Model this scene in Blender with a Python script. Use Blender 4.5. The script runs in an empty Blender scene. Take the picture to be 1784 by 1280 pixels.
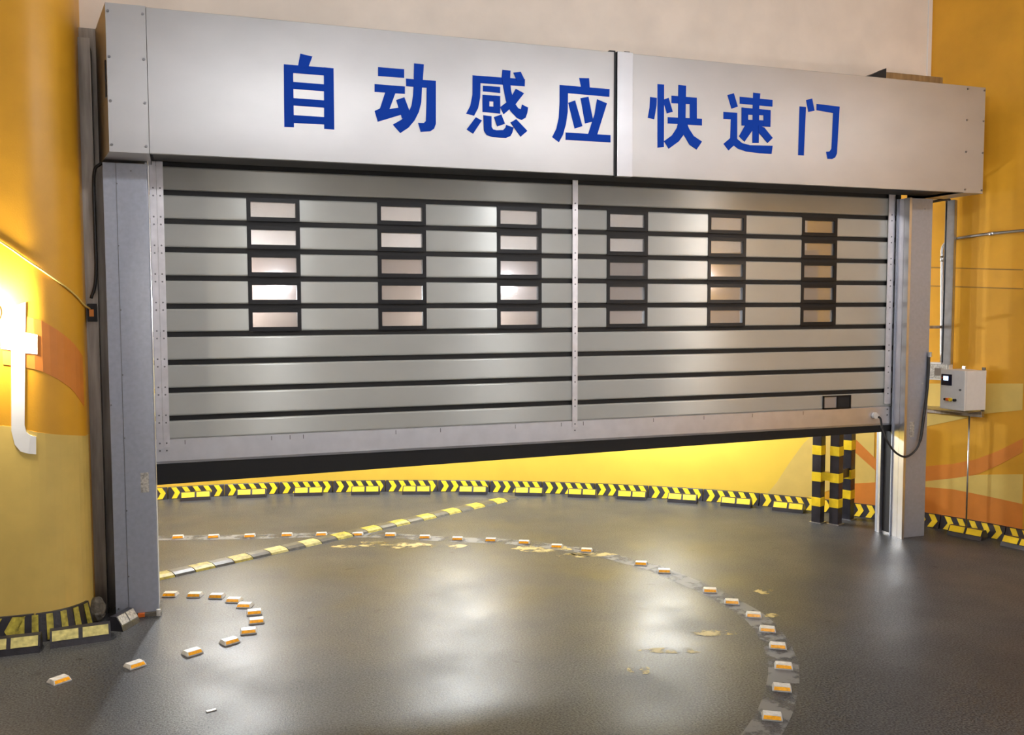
import bpy, bmesh, math, random
from mathutils import Vector, Matrix
random.seed(7)

# ------------------------------------------------------------------ camera, world, exposure
scene = bpy.context.scene
COL = scene.collection
CAMP = Vector((0.1508, -7.9933, 2.4273))
YAW, PITCH, ROLL, FPX = 0.3348, -0.0648, -0.0025, 1630.02
_f = Vector((math.sin(YAW)*math.cos(PITCH), math.cos(YAW)*math.cos(PITCH), math.sin(PITCH)))
_r0 = Vector((math.cos(YAW), -math.sin(YAW), 0)); _u0 = _r0.cross(_f)
_r = math.cos(ROLL)*_r0 + math.sin(ROLL)*_u0; _u = -math.sin(ROLL)*_r0 + math.cos(ROLL)*_u0
cd = bpy.data.cameras.new('camera'); cd.sensor_width = 36; cd.lens = FPX/1784*36
cd.clip_start = .05; cd.clip_end = 200
cam = bpy.data.objects.new('camera', cd); COL.objects.link(cam)
cam.matrix_world = Matrix(((_r.x, _u.x, -_f.x, CAMP.x), (_r.y, _u.y, -_f.y, CAMP.y), (_r.z, _u.z, -_f.z, CAMP.z), (0, 0, 0, 1)))
scene.camera = cam

world = bpy.data.worlds.new('world'); scene.world = world; world.use_nodes = True
world.node_tree.nodes['Background'].inputs[0].default_value = (.5, .5, .52, 1)
world.node_tree.nodes['Background'].inputs[1].default_value = .02
vs = scene.view_settings
vs.view_transform = 'Standard'; vs.look = 'None'; vs.gamma = 1; vs.use_curve_mapping = False
vs.exposure = 0.0

LAMP_POWER = 300.0      # emission of the wall lamps' globes
BACK_POWER = 1600.0
CEIL_POWER = 200.0

# ------------------------------------------------------------------ measuring helpers
def ray(x, y): return _f + (x-892)/FPX*_r + (640-y)/FPX*_u
def onY(x, y, Y):
    d = ray(x, y); return CAMP + d*((Y-CAMP.y)/d.y)
def onZ(x, y, Z=0.0):
    d = ray(x, y); return CAMP + d*((Z-CAMP.z)/d.z)

# ------------------------------------------------------------------ materials
def lin(c): return tuple(((v/255)/12.92 if v/255 <= .04045 else ((v/255+.055)/1.055)**2.4) for v in c)
def mat(name, col, rough=.5, metal=0, noise=0, nscale=20, bump=0, bscale=60, spec=.5, emit=None, estr=0, rnoise=0, stretch=None):
    m = bpy.data.materials.new(name); m.use_nodes = True
    nt = m.node_tree; b = nt.nodes['Principled BSDF']
    b.inputs['Base Color'].default_value = (*col, 1); b.inputs['Roughness'].default_value = rough
    b.inputs['Metallic'].default_value = metal; b.inputs['Specular IOR Level'].default_value = spec
    if emit: b.inputs['Emission Color'].default_value = (*emit, 1); b.inputs['Emission Strength'].default_value = estr
    if noise or bump or rnoise:
        tc = nt.nodes.new('ShaderNodeNewGeometry')
        src = tc.outputs['Position']
        if stretch:
            mp = nt.nodes.new('ShaderNodeMapping'); mp.inputs['Scale'].default_value = stretch
            nt.links.new(src, mp.inputs[0]); src = mp.outputs[0]
        n = nt.nodes.new('ShaderNodeTexNoise'); n.inputs['Scale'].default_value = nscale; n.inputs['Detail'].default_value = 6
        nt.links.new(src, n.inputs['Vector'])
        if noise:
            r = nt.nodes.new('ShaderNodeMapRange'); r.inputs[1].default_value = .3; r.inputs[2].default_value = .7
            r.inputs[3].default_value = 1-noise; r.inputs[4].default_value = 1+noise
            nt.links.new(n.outputs[0], r.inputs[0])
            mx = nt.nodes.new('ShaderNodeVectorMath'); mx.operation = 'SCALE'; mx.inputs[0].default_value = col
            nt.links.new(r.outputs[0], mx.inputs['Scale']); nt.links.new(mx.outputs[0], b.inputs['Base Color'])
        if rnoise:
            r2 = nt.nodes.new('ShaderNodeMapRange'); r2.inputs[1].default_value = .3; r2.inputs[2].default_value = .7
            r2.inputs[3].default_value = max(.02, rough-rnoise); r2.inputs[4].default_value = min(1, rough+rnoise)
            nt.links.new(n.outputs[0], r2.inputs[0]); nt.links.new(r2.outputs[0], b.inputs['Roughness'])
        if bump:
            n2 = nt.nodes.new('ShaderNodeTexNoise'); n2.inputs['Scale'].default_value = bscale; n2.inputs['Detail'].default_value = 4
            nt.links.new(src, n2.inputs['Vector'])
            bp = nt.nodes.new('ShaderNodeBump'); bp.inputs['Strength'].default_value = bump; bp.inputs['Distance'].default_value = .01
            nt.links.new(n2.outputs[0], bp.inputs['Height']); nt.links.new(bp.outputs[0], b.inputs['Normal'])
    return m
def brushed(name, col, rough, aniso, rot=0, noise=.05, metal=1):
    m = mat(name, col, rough, metal, noise=noise, nscale=3, stretch=(.6, 1, 1))
    nt = m.node_tree; b = nt.nodes['Principled BSDF']
    b.inputs['Anisotropic'].default_value = aniso; b.inputs['Anisotropic Rotation'].default_value = rot
    t = nt.nodes.new('ShaderNodeTangent'); t.direction_type = 'UV_MAP'; t.uv_map = 'uv'
    nt.links.new(t.outputs[0], b.inputs['Tangent'])
    return m

M = {}
M['hood'] = brushed('galvanised_sheet', (.42, .41, .405), .48, .6)
M['hood_light'] = brushed('cover_strip_sheet', (.52, .52, .54), .40, .3)
M['slat'] = brushed('anodised_slat', (.55, .56, .53), .33, .93, rot=.25, metal=.35)
M['beam'] = mat('beam_aluminium', (.76, .76, .80), .42, 1, noise=.05, nscale=8)
M['strip'] = mat('hinge_strip_metal', (.84, .82, .85), .38, .8, noise=.10, nscale=9)
M['post'] = mat('post_sheet_metal', (.42, .45, .53), .42, .45, noise=.06, nscale=30)
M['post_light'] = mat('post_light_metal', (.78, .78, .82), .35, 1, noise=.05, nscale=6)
M['steel'] = mat('dull_steel', (.36, .33, .30), .38, 1, noise=.25, nscale=4, stretch=(6, 6, .6))
M['galv'] = mat('galvanised_pipe', (.55, .57, .6), .35, 1, noise=.12, nscale=12)
M['screw'] = mat('screw_metal', (.25, .25, .26), .4, 1)
M['dark'] = mat('dark_void', (.012, .012, .014), .7)
M['rubber'] = mat('black_rubber', (.005, .005, .006), .6, noise=.3, nscale=15)
M['seal'] = mat('seal_rubber', (.008, .008, .009), .6)
M['frame'] = mat('window_frame_plastic', (.009, .009, .011), .35, spec=.3)
M['guard'] = mat('guard_rubber', (.022, .021, .028), .33, noise=.4, nscale=9, bump=.2)
M['yellow'] = mat('yellow_reflective', (.86, .60, .015), .4, noise=.12, nscale=12)
M['worn_yellow'] = mat('worn_yellow', (.38, .32, .04), .5, noise=.5, nscale=25)
M['pale_yellow'] = mat('faded_yellow', (.50, .45, .16), .55, noise=.3, nscale=30)
M['blue'] = mat('blue_vinyl', lin((18, 60, 158)), .75, spec=.08)
M['wall'] = mat('deep_yellow_paint', (.72, .355, .022), .42, noise=.10, nscale=2.2, bump=.08, bscale=90)
M['band_orange'] = mat('orange_mural_paint', (.70, .235, .035), .45, noise=.07, nscale=5)
M['band_amber'] = mat('amber_mural_paint', (.75, .37, .03), .45, noise=.06, nscale=5)
M['band_pale'] = mat('pale_mural_paint', (.74, .53, .14), .45, noise=.06, nscale=5)
M['band_lit'] = mat('lit_wall_yellow', (.88, .60, .075), .42, noise=.05, nscale=2)  # wall yellow made brighter, lamp light painted into its colour
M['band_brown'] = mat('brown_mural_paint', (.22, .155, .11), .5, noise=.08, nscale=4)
M['white_paint'] = mat('white_mural_paint', (.8, .8, .8), .5)
M['seam'] = mat('seam_line', (.36, .19, .03), .7)
M['plaster'] = mat('beige_plaster', (.78, .69, .60), .7, noise=.06, nscale=3, bump=.06, bscale=40)
M['plaster_grey'] = mat('grey_plaster', (.62, .62, .64), .8, noise=.06, nscale=3)
M['ceiling'] = mat('ceiling_paint', (.68, .68, .68), .8, noise=.05)
M['box'] = mat('enclosure_paint', (.72, .71, .70), .4, noise=.03)
M['screen'] = mat('lit_display', (.3, .4, .6), .2, emit=(.55, .7, 1), estr=2.2)
M['screen_dark'] = mat('display_bezel', (.015, .015, .03), .15)
M['red'] = mat('red_plastic', (.6, .05, .02), .35)
M['orange_pl'] = mat('orange_plastic', (.75, .16, .02), .4)
M['amber'] = mat('amber_reflector', (.95, .42, .01), .18, noise=.2, nscale=60)
M['stud'] = mat('stud_plastic', (.60, .59, .56), .35, noise=.2, nscale=40)
M['concrete'] = mat('rough_concrete', (.16, .14, .11), .9, noise=.4, nscale=25, bump=.6, bscale=50)
M['cable'] = mat('black_cable', (.02, .02, .022), .45)
M['label'] = mat('worn_sticker', (.42, .40, .36), .6, noise=.5, nscale=60)
M['globe'] = mat('lamp_globe_cool', (1, 1, 1), .3, emit=(1.0, .97, .96), estr=LAMP_POWER)
M['globe_warm'] = mat('lamp_globe_warm', (1, 1, 1), .3, emit=(1.0, .90, .74), estr=750)
M['globe_back'] = mat('lamp_globe_back', (1, 1, 1), .3, emit=(.88, .94, 1.0), estr=BACK_POWER)
M['globe_ceiling'] = mat('ceiling_globe', (1, 1, 1), .3, emit=(.96, .97, 1.0), estr=CEIL_POWER)
M['fixture'] = mat('lamp_base', (.55, .55, .55), .5)

def pane_mat():
    m = bpy.data.materials.new('acrylic_pane'); m.use_nodes = True; nt = m.node_tree; nt.nodes.clear()
    out = nt.nodes.new('ShaderNodeOutputMaterial')
    tr = nt.nodes.new('ShaderNodeBsdfTransparent'); tr.inputs[0].default_value = (.62, .62, .63, 1)
    gl = nt.nodes.new('ShaderNodeBsdfGlossy'); gl.inputs['Roughness'].default_value = .07; gl.inputs[0].default_value = (.9, .9, .95, 1)
    tl = nt.nodes.new('ShaderNodeBsdfDiffuse'); tl.inputs[0].default_value = (.62, .58, .54, 1)
    lw = nt.nodes.new('ShaderNodeFresnel'); lw.inputs[0].default_value = 1.6
    a = nt.nodes.new('ShaderNodeMixShader'); a.inputs[0].default_value = .20
    nt.links.new(tr.outputs[0], a.inputs[1]); nt.links.new(tl.outputs[0], a.inputs[2])
    ad = nt.nodes.new('ShaderNodeMath'); ad.operation = 'ADD'; ad.inputs[1].default_value = .06
    nt.links.new(lw.outputs[0], ad.inputs[0])
    b = nt.nodes.new('ShaderNodeMixShader'); nt.links.new(ad.outputs[0], b.inputs[0])
    nt.links.new(a.outputs[0], b.inputs[1]); nt.links.new(gl.outputs[0], b.inputs[2])
    nt.links.new(b.outputs[0], out.inputs[0]); return m
M['pane'] = pane_mat()

def floor_mat():
    m = bpy.data.materials.new('worn_asphalt_floor'); m.use_nodes = True; nt = m.node_tree; b = nt.nodes['Principled BSDF']
    g = nt.nodes.new('ShaderNodeNewGeometry')
    def noise(s, d=5):
        n = nt.nodes.new('ShaderNodeTexNoise'); n.inputs['Scale'].default_value = s; n.inputs['Detail'].default_value = d
        nt.links.new(g.outputs['Position'], n.inputs['Vector']); return n
    def ramp(n, pts):
        r = nt.nodes.new('ShaderNodeValToRGB'); e = r.color_ramp.elements
        e[0].position, e[0].color = pts[0][0], (*pts[0][1], 1); e[1].position, e[1].color = pts[1][0], (*pts[1][1], 1)
        for p, c in pts[2:]: q = e.new(p); q.color = (*c, 1)
        nt.links.new(n.outputs[0], r.inputs[0]); return r
    big = ramp(noise(.75, 4), [(.3, (.040, .043, .050)), (.7, (.062, .065, .069))])
    fine = ramp(noise(75, 3), [(.34, (.35, .35, .36)), (.66, (1.8, 1.76, 1.7))])
    mx = nt.nodes.new('ShaderNodeMix'); mx.data_type = 'RGBA'; mx.blend_type = 'MULTIPLY'; mx.inputs[0].default_value = 1
    nt.links.new(big.outputs[0], mx.inputs[6]); nt.links.new(fine.outputs[0], mx.inputs[7])
    # small dark oil drops
    spots = ramp(noise(5.5, 2), [(.70, (1, 1, 1)), (.76, (.35, .35, .35))])
    mx2 = nt.nodes.new('ShaderNodeMix'); mx2.data_type = 'RGBA'; mx2.blend_type = 'MULTIPLY'; mx2.inputs[0].default_value = 1
    nt.links.new(mx.outputs[2], mx2.inputs[6]); nt.links.new(spots.outputs[0], mx2.inputs[7])
    nt.links.new(mx2.outputs[2], b.inputs['Base Color'])
    b.inputs['Specular IOR Level'].default_value = .19
    rr = ramp(noise(1.3, 5), [(.3, (.32,)*3), (.72, (.48,)*3)])
    nt.links.new(rr.outputs[0], b.inputs['Roughness'])
    bp = nt.nodes.new('ShaderNodeBump'); bp.inputs['Strength'].default_value = .22; bp.inputs['Distance'].default_value = .006
    nt.links.new(noise(120, 3).outputs[0], bp.inputs['Height']); nt.links.new(bp.outputs[0], b.inputs['Normal'])
    return m
M['floor'] = floor_mat()

def worn_paint(name, col, thr, scale, soft=.06):
    m = bpy.data.materials.new(name); m.use_nodes = True; nt = m.node_tree; b = nt.nodes['Principled BSDF']
    out = nt.nodes['Material Output']
    b.inputs['Base Color'].default_value = (*col, 1); b.inputs['Roughness'].default_value = .55
    g = nt.nodes.new('ShaderNodeNewGeometry')
    n = nt.nodes.new('ShaderNodeTexNoise'); n.inputs['Scale'].default_value = scale; n.inputs['Detail'].default_value = 8; n.inputs['Roughness'].default_value = .65
    nt.links.new(g.outputs['Position'], n.inputs['Vector'])
    r = nt.nodes.new('ShaderNodeMapRange'); r.inputs[1].default_value = thr-soft; r.inputs[2].default_value = thr+soft
    nt.links.new(n.outputs[0], r.inputs[0])
    t = nt.nodes.new('ShaderNodeBsdfTransparent'); x = nt.nodes.new('ShaderNodeMixShader')
    nt.links.new(r.outputs[0], x.inputs[0]); nt.links.new(t.outputs[0], x.inputs[1]); nt.links.new(b.outputs[0], x.inputs[2])
    nt.links.new(x.outputs[0], out.inputs[0]); return m
M['line_grey'] = worn_paint('worn_grey_line', (.15, .15, .148), .47, 4)
M['line_yellow'] = worn_paint('worn_yellow_paint', (.46, .36, .13), .515, 6)

# ------------------------------------------------------------------ mesh helpers
def obj(name, bm, m, parent=None, smooth=False, loc=None, rot=None):
    me = bpy.data.meshes.new(name)
    bmesh.ops.recalc_face_normals(bm, faces=bm.faces[:])
    bm.to_mesh(me); bm.free()
    if smooth:
        for p in me.polygons: p.use_smooth = True
    me.materials.append(M[m] if isinstance(m, str) else m)
    o = bpy.data.objects.new(name, me); COL.objects.link(o)
    if parent: o.parent = parent
    if loc is not None: o.location = loc
    if rot is not None: o.rotation_euler = rot
    return o
def copyo(o, parent=None, loc=None, rot=None):
    c = o.copy(); COL.objects.link(c); c.parent = parent
    if loc is not None: c.location = loc
    if rot is not None: c.rotation_euler = rot
    return c
def tag(o, label, cat, group=None):
    o['label'] = label; o['category'] = cat
    if group: o['group'] = group
    return o
def struct(o): o['kind'] = 'structure'; return o
def empty(name, loc=(0, 0, 0), rz=0):
    o = bpy.data.objects.new(name, None); COL.objects.link(o); o.location = loc; o.rotation_euler = (0, 0, rz)
    o.empty_display_size = .1; return o
def box(bm, x0, x1, y0, y1, z0, z1, bev=0):
    v = [bm.verts.new((x, y, z)) for z in (z0, z1) for y in (y0, y1) for x in (x0, x1)]
    fs = [bm.faces.new([v[i] for i in q]) for q in ((0, 2, 3, 1), (4, 5, 7, 6), (0, 1, 5, 4), (2, 6, 7, 3), (0, 4, 6, 2), (1, 3, 7, 5))]
    if bev:
        es = list({e for f in fs for e in f.edges})
        bmesh.ops.bevel(bm, geom=es, offset=bev, segments=2, affect='EDGES', profile=.6)
    return bm
def bx(*a, bev=0): return box(bmesh.new(), *a, bev=bev)
def prism(bm, pts, axis_fn, d0, d1):
    """closed polygon pts (2D), extruded between d0 and d1; axis_fn(p, d) gives a 3D point"""
    a = [bm.verts.new(axis_fn(p, d0)) for p in pts]; b = [bm.verts.new(axis_fn(p, d1)) for p in pts]
    n = len(pts)
    f1 = bm.faces.new(a); f2 = bm.faces.new(b[::-1])
    for i in range(n): bm.faces.new((a[i], b[i], b[(i+1) % n], a[(i+1) % n]))
    f1.normal_update(); f2.normal_update()
    bmesh.ops.triangulate(bm, faces=[f1, f2])
    return bm
def tube(bm, pts, r, seg=8, caps=True):
    pts = [Vector(p) for p in pts]; rings = []
    up = Vector((0, 0, 1)); prev = None
    for i, p in enumerate(pts):
        d = (pts[min(i+1, len(pts)-1)] - pts[max(i-1, 0)]).normalized()
        if prev is None:
            a = d.cross(up) if abs(d.dot(up)) < .95 else d.cross(Vector((1, 0, 0)))
        else: a = prev - d*prev.dot(d)
        a.normalize(); prev = a; b = d.cross(a)
        rr = r[i] if isinstance(r, (list, tuple)) else r
        rings.append([bm.verts.new(p + rr*(math.cos(t)*a + math.sin(t)*b)) for t in [2*math.pi*k/seg for k in range(seg)]])
    for A, B in zip(rings, rings[1:]):
        for k in range(seg): bm.faces.new((A[k], A[(k+1) % seg], B[(k+1) % seg], B[k]))
    if caps: bm.faces.new(rings[0]); bm.faces.new(rings[-1][::-1])
    return bm
def smooth_path(pts, n=8):
    pts = [Vector(p) for p in pts]; P = [2*pts[0]-pts[1]] + pts + [2*pts[-1]-pts[-2]]; out = []
    for i in range(1, len(P)-2):
        for k in range(n):
            t = k/n; a, b, c, d = P[i-1], P[i], P[i+1], P[i+2]
            out.append(.5*((2*b) + (c-a)*t + (2*a-5*b+4*c-d)*t*t + (3*b-a-3*c+d)*t**3))
    out.append(pts[-1]); return out
def sphere(bm, c, r, u=16, v=10, sz=1):
    bmesh.ops.create_uvsphere(bm, u_segments=u, v_segments=v, radius=r, matrix=Matrix.Translation(c) @ Matrix.Diagonal((1, 1, sz, 1))); return bm
def cyl(bm, c, axis, r, h, seg=12, r2=None):
    q = Vector((0, 0, 1)).rotation_difference(Vector(axis)).to_matrix().to_4x4()
    bmesh.ops.create_cone(bm, cap_ends=True, segments=seg, radius1=r, radius2=r if r2 is None else r2, depth=h, matrix=Matrix.Translation(c) @ q); return bm
def set_uv(o, k=1.0):
    me = o.data; uv = me.uv_layers.new(name='uv')
    for l in me.loops:
        v = me.vertices[l.vertex_index].co; uv.data[l.index].uv = (v.x*k, (v.z+v.y)*k)
ORD = ['first', 'second', 'third', 'fourth', 'fifth', 'sixth', 'seventh', 'eighth', 'ninth', 'tenth', 'eleventh', 'twelfth', 'thirteenth', 'fourteenth', 'fifteenth', 'sixteenth', 'seventeenth', 'eighteenth', 'nineteenth', 'twentieth', 'twenty-first', 'twenty-second', 'twenty-third', 'twenty-fourth']

# ------------------------------------------------------------------ vertical walls as plan curves (polyline in plan, arc length s)
class Plan:
    def __init__(self, pts):
        self.p = [Vector((a, b)) for a, b in pts]; self.s = [0]
        for a, b in zip(self.p, self.p[1:]): self.s.append(self.s[-1] + (b-a).length)
    def at(self, s):
        import bisect
        i = min(max(bisect.bisect_right(self.s, s)-1, 0), len(self.p)-2)
        d = self.p[i+1]-self.p[i]; t = (s-self.s[i])/d.length
        # smooth normal
        def nrm(j):
            j0, j1 = max(j-1, 0), min(j+1, len(self.p)-1); e = (self.p[j1]-self.p[j0]).normalized(); return Vector((e.y, -e.x))
        n = (nrm(i)*(1-t) + nrm(i+1)*t).normalized()
        return self.p[i] + d*t, n           # n points to the right of travel: into the room for both walls
    def hit(self, x, y):
        """where the line of sight through a measured point of the photograph meets the wall: (s, z)"""
        d = ray(x, y); o = CAMP; best = None
        for i in range(len(self.p)-1):
            a, b = self.p[i], self.p[i+1]; e = b-a
            den = d.x*e.y - d.y*e.x
            if abs(den) < 1e-9: continue
            t = ((a.x-o.x)*e.y - (a.y-o.y)*e.x)/den; k = ((a.x-o.x)*d.y - (a.y-o.y)*d.x)/den
            if -1e-6 <= k <= 1+1e-6 and t > 0 and (best is None or t < best[0]): best = (t, self.s[i]+k*e.length)
        if best is None: return None
        return best[1], (o+d*best[0]).z
    def mesh(self, z0, z1, zs=None):
        bm = bmesh.new(); cols = [[bm.verts.new((p.x, p.y, z)) for z in (z0, z1)] for p in self.p]
        for a, b in zip(cols, cols[1:]): bm.faces.new((a[0], b[0], b[1], a[1]))
        return bm
    def band(self, lo, hi, off=.004, step=.05):
        """thin painted band between two (s,z) polylines lo and hi, lying on the wall"""
        def ev(L, s):
            for (a, za), (b, zb) in zip(L, L[1:]):
                if a <= s <= b: return za + (zb-za)*(s-a)/max(b-a, 1e-9)
            return L[0][1] if s < L[0][0] else L[-1][1]
        s0, s1 = max(lo[0][0], hi[0][0]), min(lo[-1][0], hi[-1][0])
        n = max(2, int((s1-s0)/step)); bm = bmesh.new(); prev = None
        for i in range(n+1):
            s = s0+(s1-s0)*i/n; p, nn = self.at(s)
            a, b = ev(lo, s), ev(hi, s); b = max(b, a+.0005)
            q = [bm.verts.new((p.x+nn.x*o, p.y+nn.y*o, z)) for z, o in ((a, .0005), (a, off), (b, off), (b, .0005))]
            if prev:
                for k in range(3): bm.faces.new((prev[k], prev[k+1], q[k+1], q[k]))
            prev = q
        return bm
    def pix(self, L): return sorted(self.hit(*p) for p in L)

# outer wall of the drum: measured arc, continued as a round drum behind the camera
WC = Vector((1.0, -2.6)); PF = (-0.496, 0.733, 0.73, -0.626, 6.909)
def wall_r(t):
    u = (t-50)/50
    v = 0
    for c in PF: v = v*u+c
    return v
def wall_rad(t):       # t in degrees, 105 .. 8 measured
    if 8 <= t <= 105: return wall_r(t)+.07
    if t < 8: w = min(1, (8-t)/60); return (wall_r(8)+.07)*(1-w) + 7.3*w
    w = min(1, (t-105)/40); return (wall_r(105)+.07)*(1-w)+7.4*w
def drum(t):
    r = wall_rad(t); return (WC.x+r*math.cos(math.radians(t)), WC.y+r*math.sin(math.radians(t)))
outer = Plan([drum(150 - k*.75) for k in range(0, 231)])
front_plan = Plan([drum(-22.5 - k*1.5) for k in range(0, 126)])     # clockwise, seen from above: room on the right hand
# core wall with a rounded nose
def core_pts():
    X1, Y0, Y1, r = -.585, -.50, .95, .36
    pts = [(-5.2, Y1), (X1-r, Y1)]
    pts += [(X1-r+r*math.cos(a), Y1-r+r*math.sin(a)) for a in [math.pi/2*(1-k/12) for k in range(1, 13)]]
    pts += [(X1-r+r*math.cos(a), Y0+r+r*math.sin(a)) for a in [-math.pi/2*k/16 for k in range(0, 17)]]
    pts += [(-1.4, Y0+.0), (-5.2, Y0+.25)]
    return pts
core = Plan([p for p in core_pts()])
# room lies to the LEFT of this travel direction, so flip normals for it
_at = core.at
core.at = lambda s: (lambda r: (r[0], -r[1]))(_at(s))
ZC = 6.0

# ------------------------------------------------------------------ structure
def big_floor():
    bm = bmesh.new(); v = [bm.verts.new(p) for p in ((-9, -13, 0), (11, -13, 0), (11, 7, 0), (-9, 7, 0))]; bm.faces.new(v)
    return bm
floor = struct(obj('floor', big_floor(), 'floor'))
bm = bx(-9, 11, -13, 7, ZC, ZC+.1); struct(obj('ceiling', bm, 'ceiling'))
wall_right = struct(obj('wall_right', outer.mesh(0, ZC+.02), 'wall', smooth=True))
wall_front = struct(obj('wall_front', front_plan.mesh(0, ZC+.02), 'plaster_grey', smooth=True))
wall_left = struct(obj('wall_left', core.mesh(0, ZC+.02), 'wall', smooth=True))
# lintel wall over the door
bm = bx(-.75, 7.80, .22, .52, 3.75, ZC); wall_back = struct(obj('wall_back', bm, 'plaster'))
bm = bx(7.737, 7.747, .212, .24, 4.2, ZC); t = struct(obj('trim_1', bm, 'white_paint'))

# murals
def mural(wall_o, plan, m, hi, lo, name='mural_band', off=.004):
    o = obj(name, plan.band(plan.pix(lo), plan.pix(hi), off=off), m, wall_o, smooth=False); return o
zlow = lambda L, z=.0: [(s, z) for s, _ in L]
H = outer.pix
low_hi = H([(1485, 842), (1525, 840), (1612, 848), (1660, 852), (1700, 860), (1783, 878)])
obj('mural_band', outer.band([(s, .02) for s, _ in low_hi], low_hi), 'band_orange', wall_right)
mural(wall_right, outer, 'band_pale', [(1612, 838), (1660, 833), (1700, 827), (1783, 826)], [(1612, 848), (1660, 852), (1700, 860), (1783, 878)])
mural(wall_right, outer, 'band_orange', [(1612, 812), (1660, 808), (1700, 800), (1740, 785), (1783, 763)], [(1612, 838), (1660, 833), (1700, 827), (1740, 810), (1783, 787)])
mural(wall_right, outer, 'band_pale', [(1612, 668), (1660, 668), (1783, 668)], [(1612, 743), (1650, 735), (1720, 720), (1783, 714)])
mural(wall_right, outer, 'band_pale', [(1462, 700), (1490, 700), (1525, 700)], [(1462, 741), (1490, 764), (1525, 798)])
mural(wall_right, outer, 'band_orange', [(1462, 741), (1490, 764), (1525, 798), (1535, 806)], [(1462, 766), (1490, 788), (1525, 819), (1535, 828)])
mural(wall_right, outer, 'band_pale', [(1338, 858), (1352, 842), (1376, 805), (1400, 772), (1440, 735), (1462, 766), (1490, 788), (1525, 819)], [(1338, 860), (1352, 861), (1376, 864), (1400, 867), (1440, 856), (1462, 845), (1490, 842), (1525, 840)], off=.003)
# horizontal seams in the render of the wall
for ya, yb in ((466, 470), (498, 503)):
    a = H([(1560, ya-2), (1783, yb)]); obj('seam_line', outer.band([(s, z-.006) for s, z in a], [(s, z+.006) for s, z in a], off=.003), 'seam', wall_right)
a = H([(1560, 467), (1783, 471)]); b = H([(1560, 497), (1783, 502)])
obj('mural_band', outer.band(b, a, off=.002), 'band_amber', wall_right)
# brightened yellow behind the shutter: lamp light put into the wall colour
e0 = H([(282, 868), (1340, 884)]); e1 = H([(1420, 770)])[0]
obj('mural_band', outer.band([(e0[0][0]-2.5, .0), (e1[0], .0)], [(e0[0][0]-2.5, 1.9), (e1[0]+.001, 1.9)], off=.0022), 'band_lit', wall_right)
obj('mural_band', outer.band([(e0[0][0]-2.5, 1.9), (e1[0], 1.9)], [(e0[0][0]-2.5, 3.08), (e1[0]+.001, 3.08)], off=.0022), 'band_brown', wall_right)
# pale upper part of the wall behind the shutter
s0, s1 = H([(280, 480), (1405, 480)])[0][0], H([(280, 480), (1405, 480)])[1][0]
obj('mural_band', outer.band([(s0-2.5, 3.08), (s1, 3.08)], [(s0-2.5, ZC), (s1, ZC)], off=.003), 'plaster', wall_right)

K = core.pix
mural(wall_left, core, 'band_orange', [(2, 548), (45, 551), (70, 557), (100, 575), (125, 595), (138, 612), (146, 626)], [(2, 634), (45, 640), (70, 645), (100, 660), (125, 678), (138, 696), (146, 708)])
pl = K([(2, 741), (30, 744), (60, 752), (100, 757), (148, 759)])
pl = [(pl[0][0]-.1, pl[0][1])] + pl + [(pl[-1][0]+1.0, pl[-1][1])]
obj('mural_band', core.band([(s, .0) for s, _ in pl], pl, off=.003), 'band_pale', wall_left)
og = K([(108, 2), (128, 40), (134, 50)])
# white letter t
bm = bmesh.new(); vs_ = []
T = [(45,526),(44,579),(65,583),(65,617),(44,615),(43,740),(46,752),(53,758),(63,760),(63,791),(50,790),(36,786),(26,774),(20,750),(20,610),(2,607),(2,576),(20,578),(20,536)]
def core_pt(px, py, off):
    s, z = core.hit(px, py); p, n = core.at(s); return Vector((p.x+n.x*off, p.y+n.y*off, z))
fr = [bm.verts.new(core_pt(x, y, .008)) for x, y in T]; bk = [bm.verts.new(core_pt(x, y, .001)) for x, y in T]
f1 = bm.faces.new(fr); f1.normal_update()
for k in range(len(T)): bm.faces.new((fr[k], fr[(k+1) % len(T)], bk[(k+1) % len(T)], bk[k]))
bmesh.ops.triangulate(bm, faces=[f1])
obj('painted_letter', bm, 'white_paint', wall_left)

# ------------------------------------------------------------------ shutter hood
HY = -.62; HB, HT = 3.546, 4.585
hood = tag(empty('shutter_hood', (3.6, 0, HB)), 'long silver sheet-metal shutter hood with blue lettering above the door', 'hood')
O = Vector((3.6, 0, HB))
def hp(name, bm, m, sub=None, **k):      # part of the hood, built in world coordinates
    o = obj(name, bm, m, sub or hood, **k); o.location = -O if sub is None else Vector((0, 0, 0)); return o
bm = bmesh.new()   # left end box, its outer side splayed back to the post
plan_l = [(-.34, HY), (-.072, HY), (-.072, .15), (-.47, .15)]
prism(bm, plan_l, lambda p, d: (p[0], p[1], d), HB, HT+.008)
le = hp('end_box', bm, 'hood'); set_uv(le)
bm = bx(-.070, 3.640, HY-.003, HY+.03, HB, HT, bev=.003); o = hp('front_panel', bm, 'hood'); set_uv(o)
bm = bx(3.664, 3.812, HY-.022, HY+.03, HB-.006, HT+.004, bev=.003); o = hp('cover_strip', bm, 'hood_light'); set_uv(o)
bm = bx(3.812, 7.455, HY-.003, HY+.03, HB, HT, bev=.003); o = hp('front_panel', bm, 'hood'); set_uv(o)
bm = bx(7.455, 7.702, HY, .15, HB-.004, HT, bev=.003); re = hp('end_box', bm, 'hood'); set_uv(re)
bm = bx(-.072, 7.455, HY+.03, .15, HT-.01, HT); o = hp('top_sheet', bm, 'hood'); set_uv(o)
bm = bx(-.072, 7.455, .13, .15, 3.75, HT-.01); hp('rear_sheet', bm, 'steel')
bm = bx(-.072, 7.455, HY+.03, -.12, HB+.02, HB+.03); hp('underside_shade', bm, 'dark')  # near-black sheet stands in for the shade under the open hood
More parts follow.
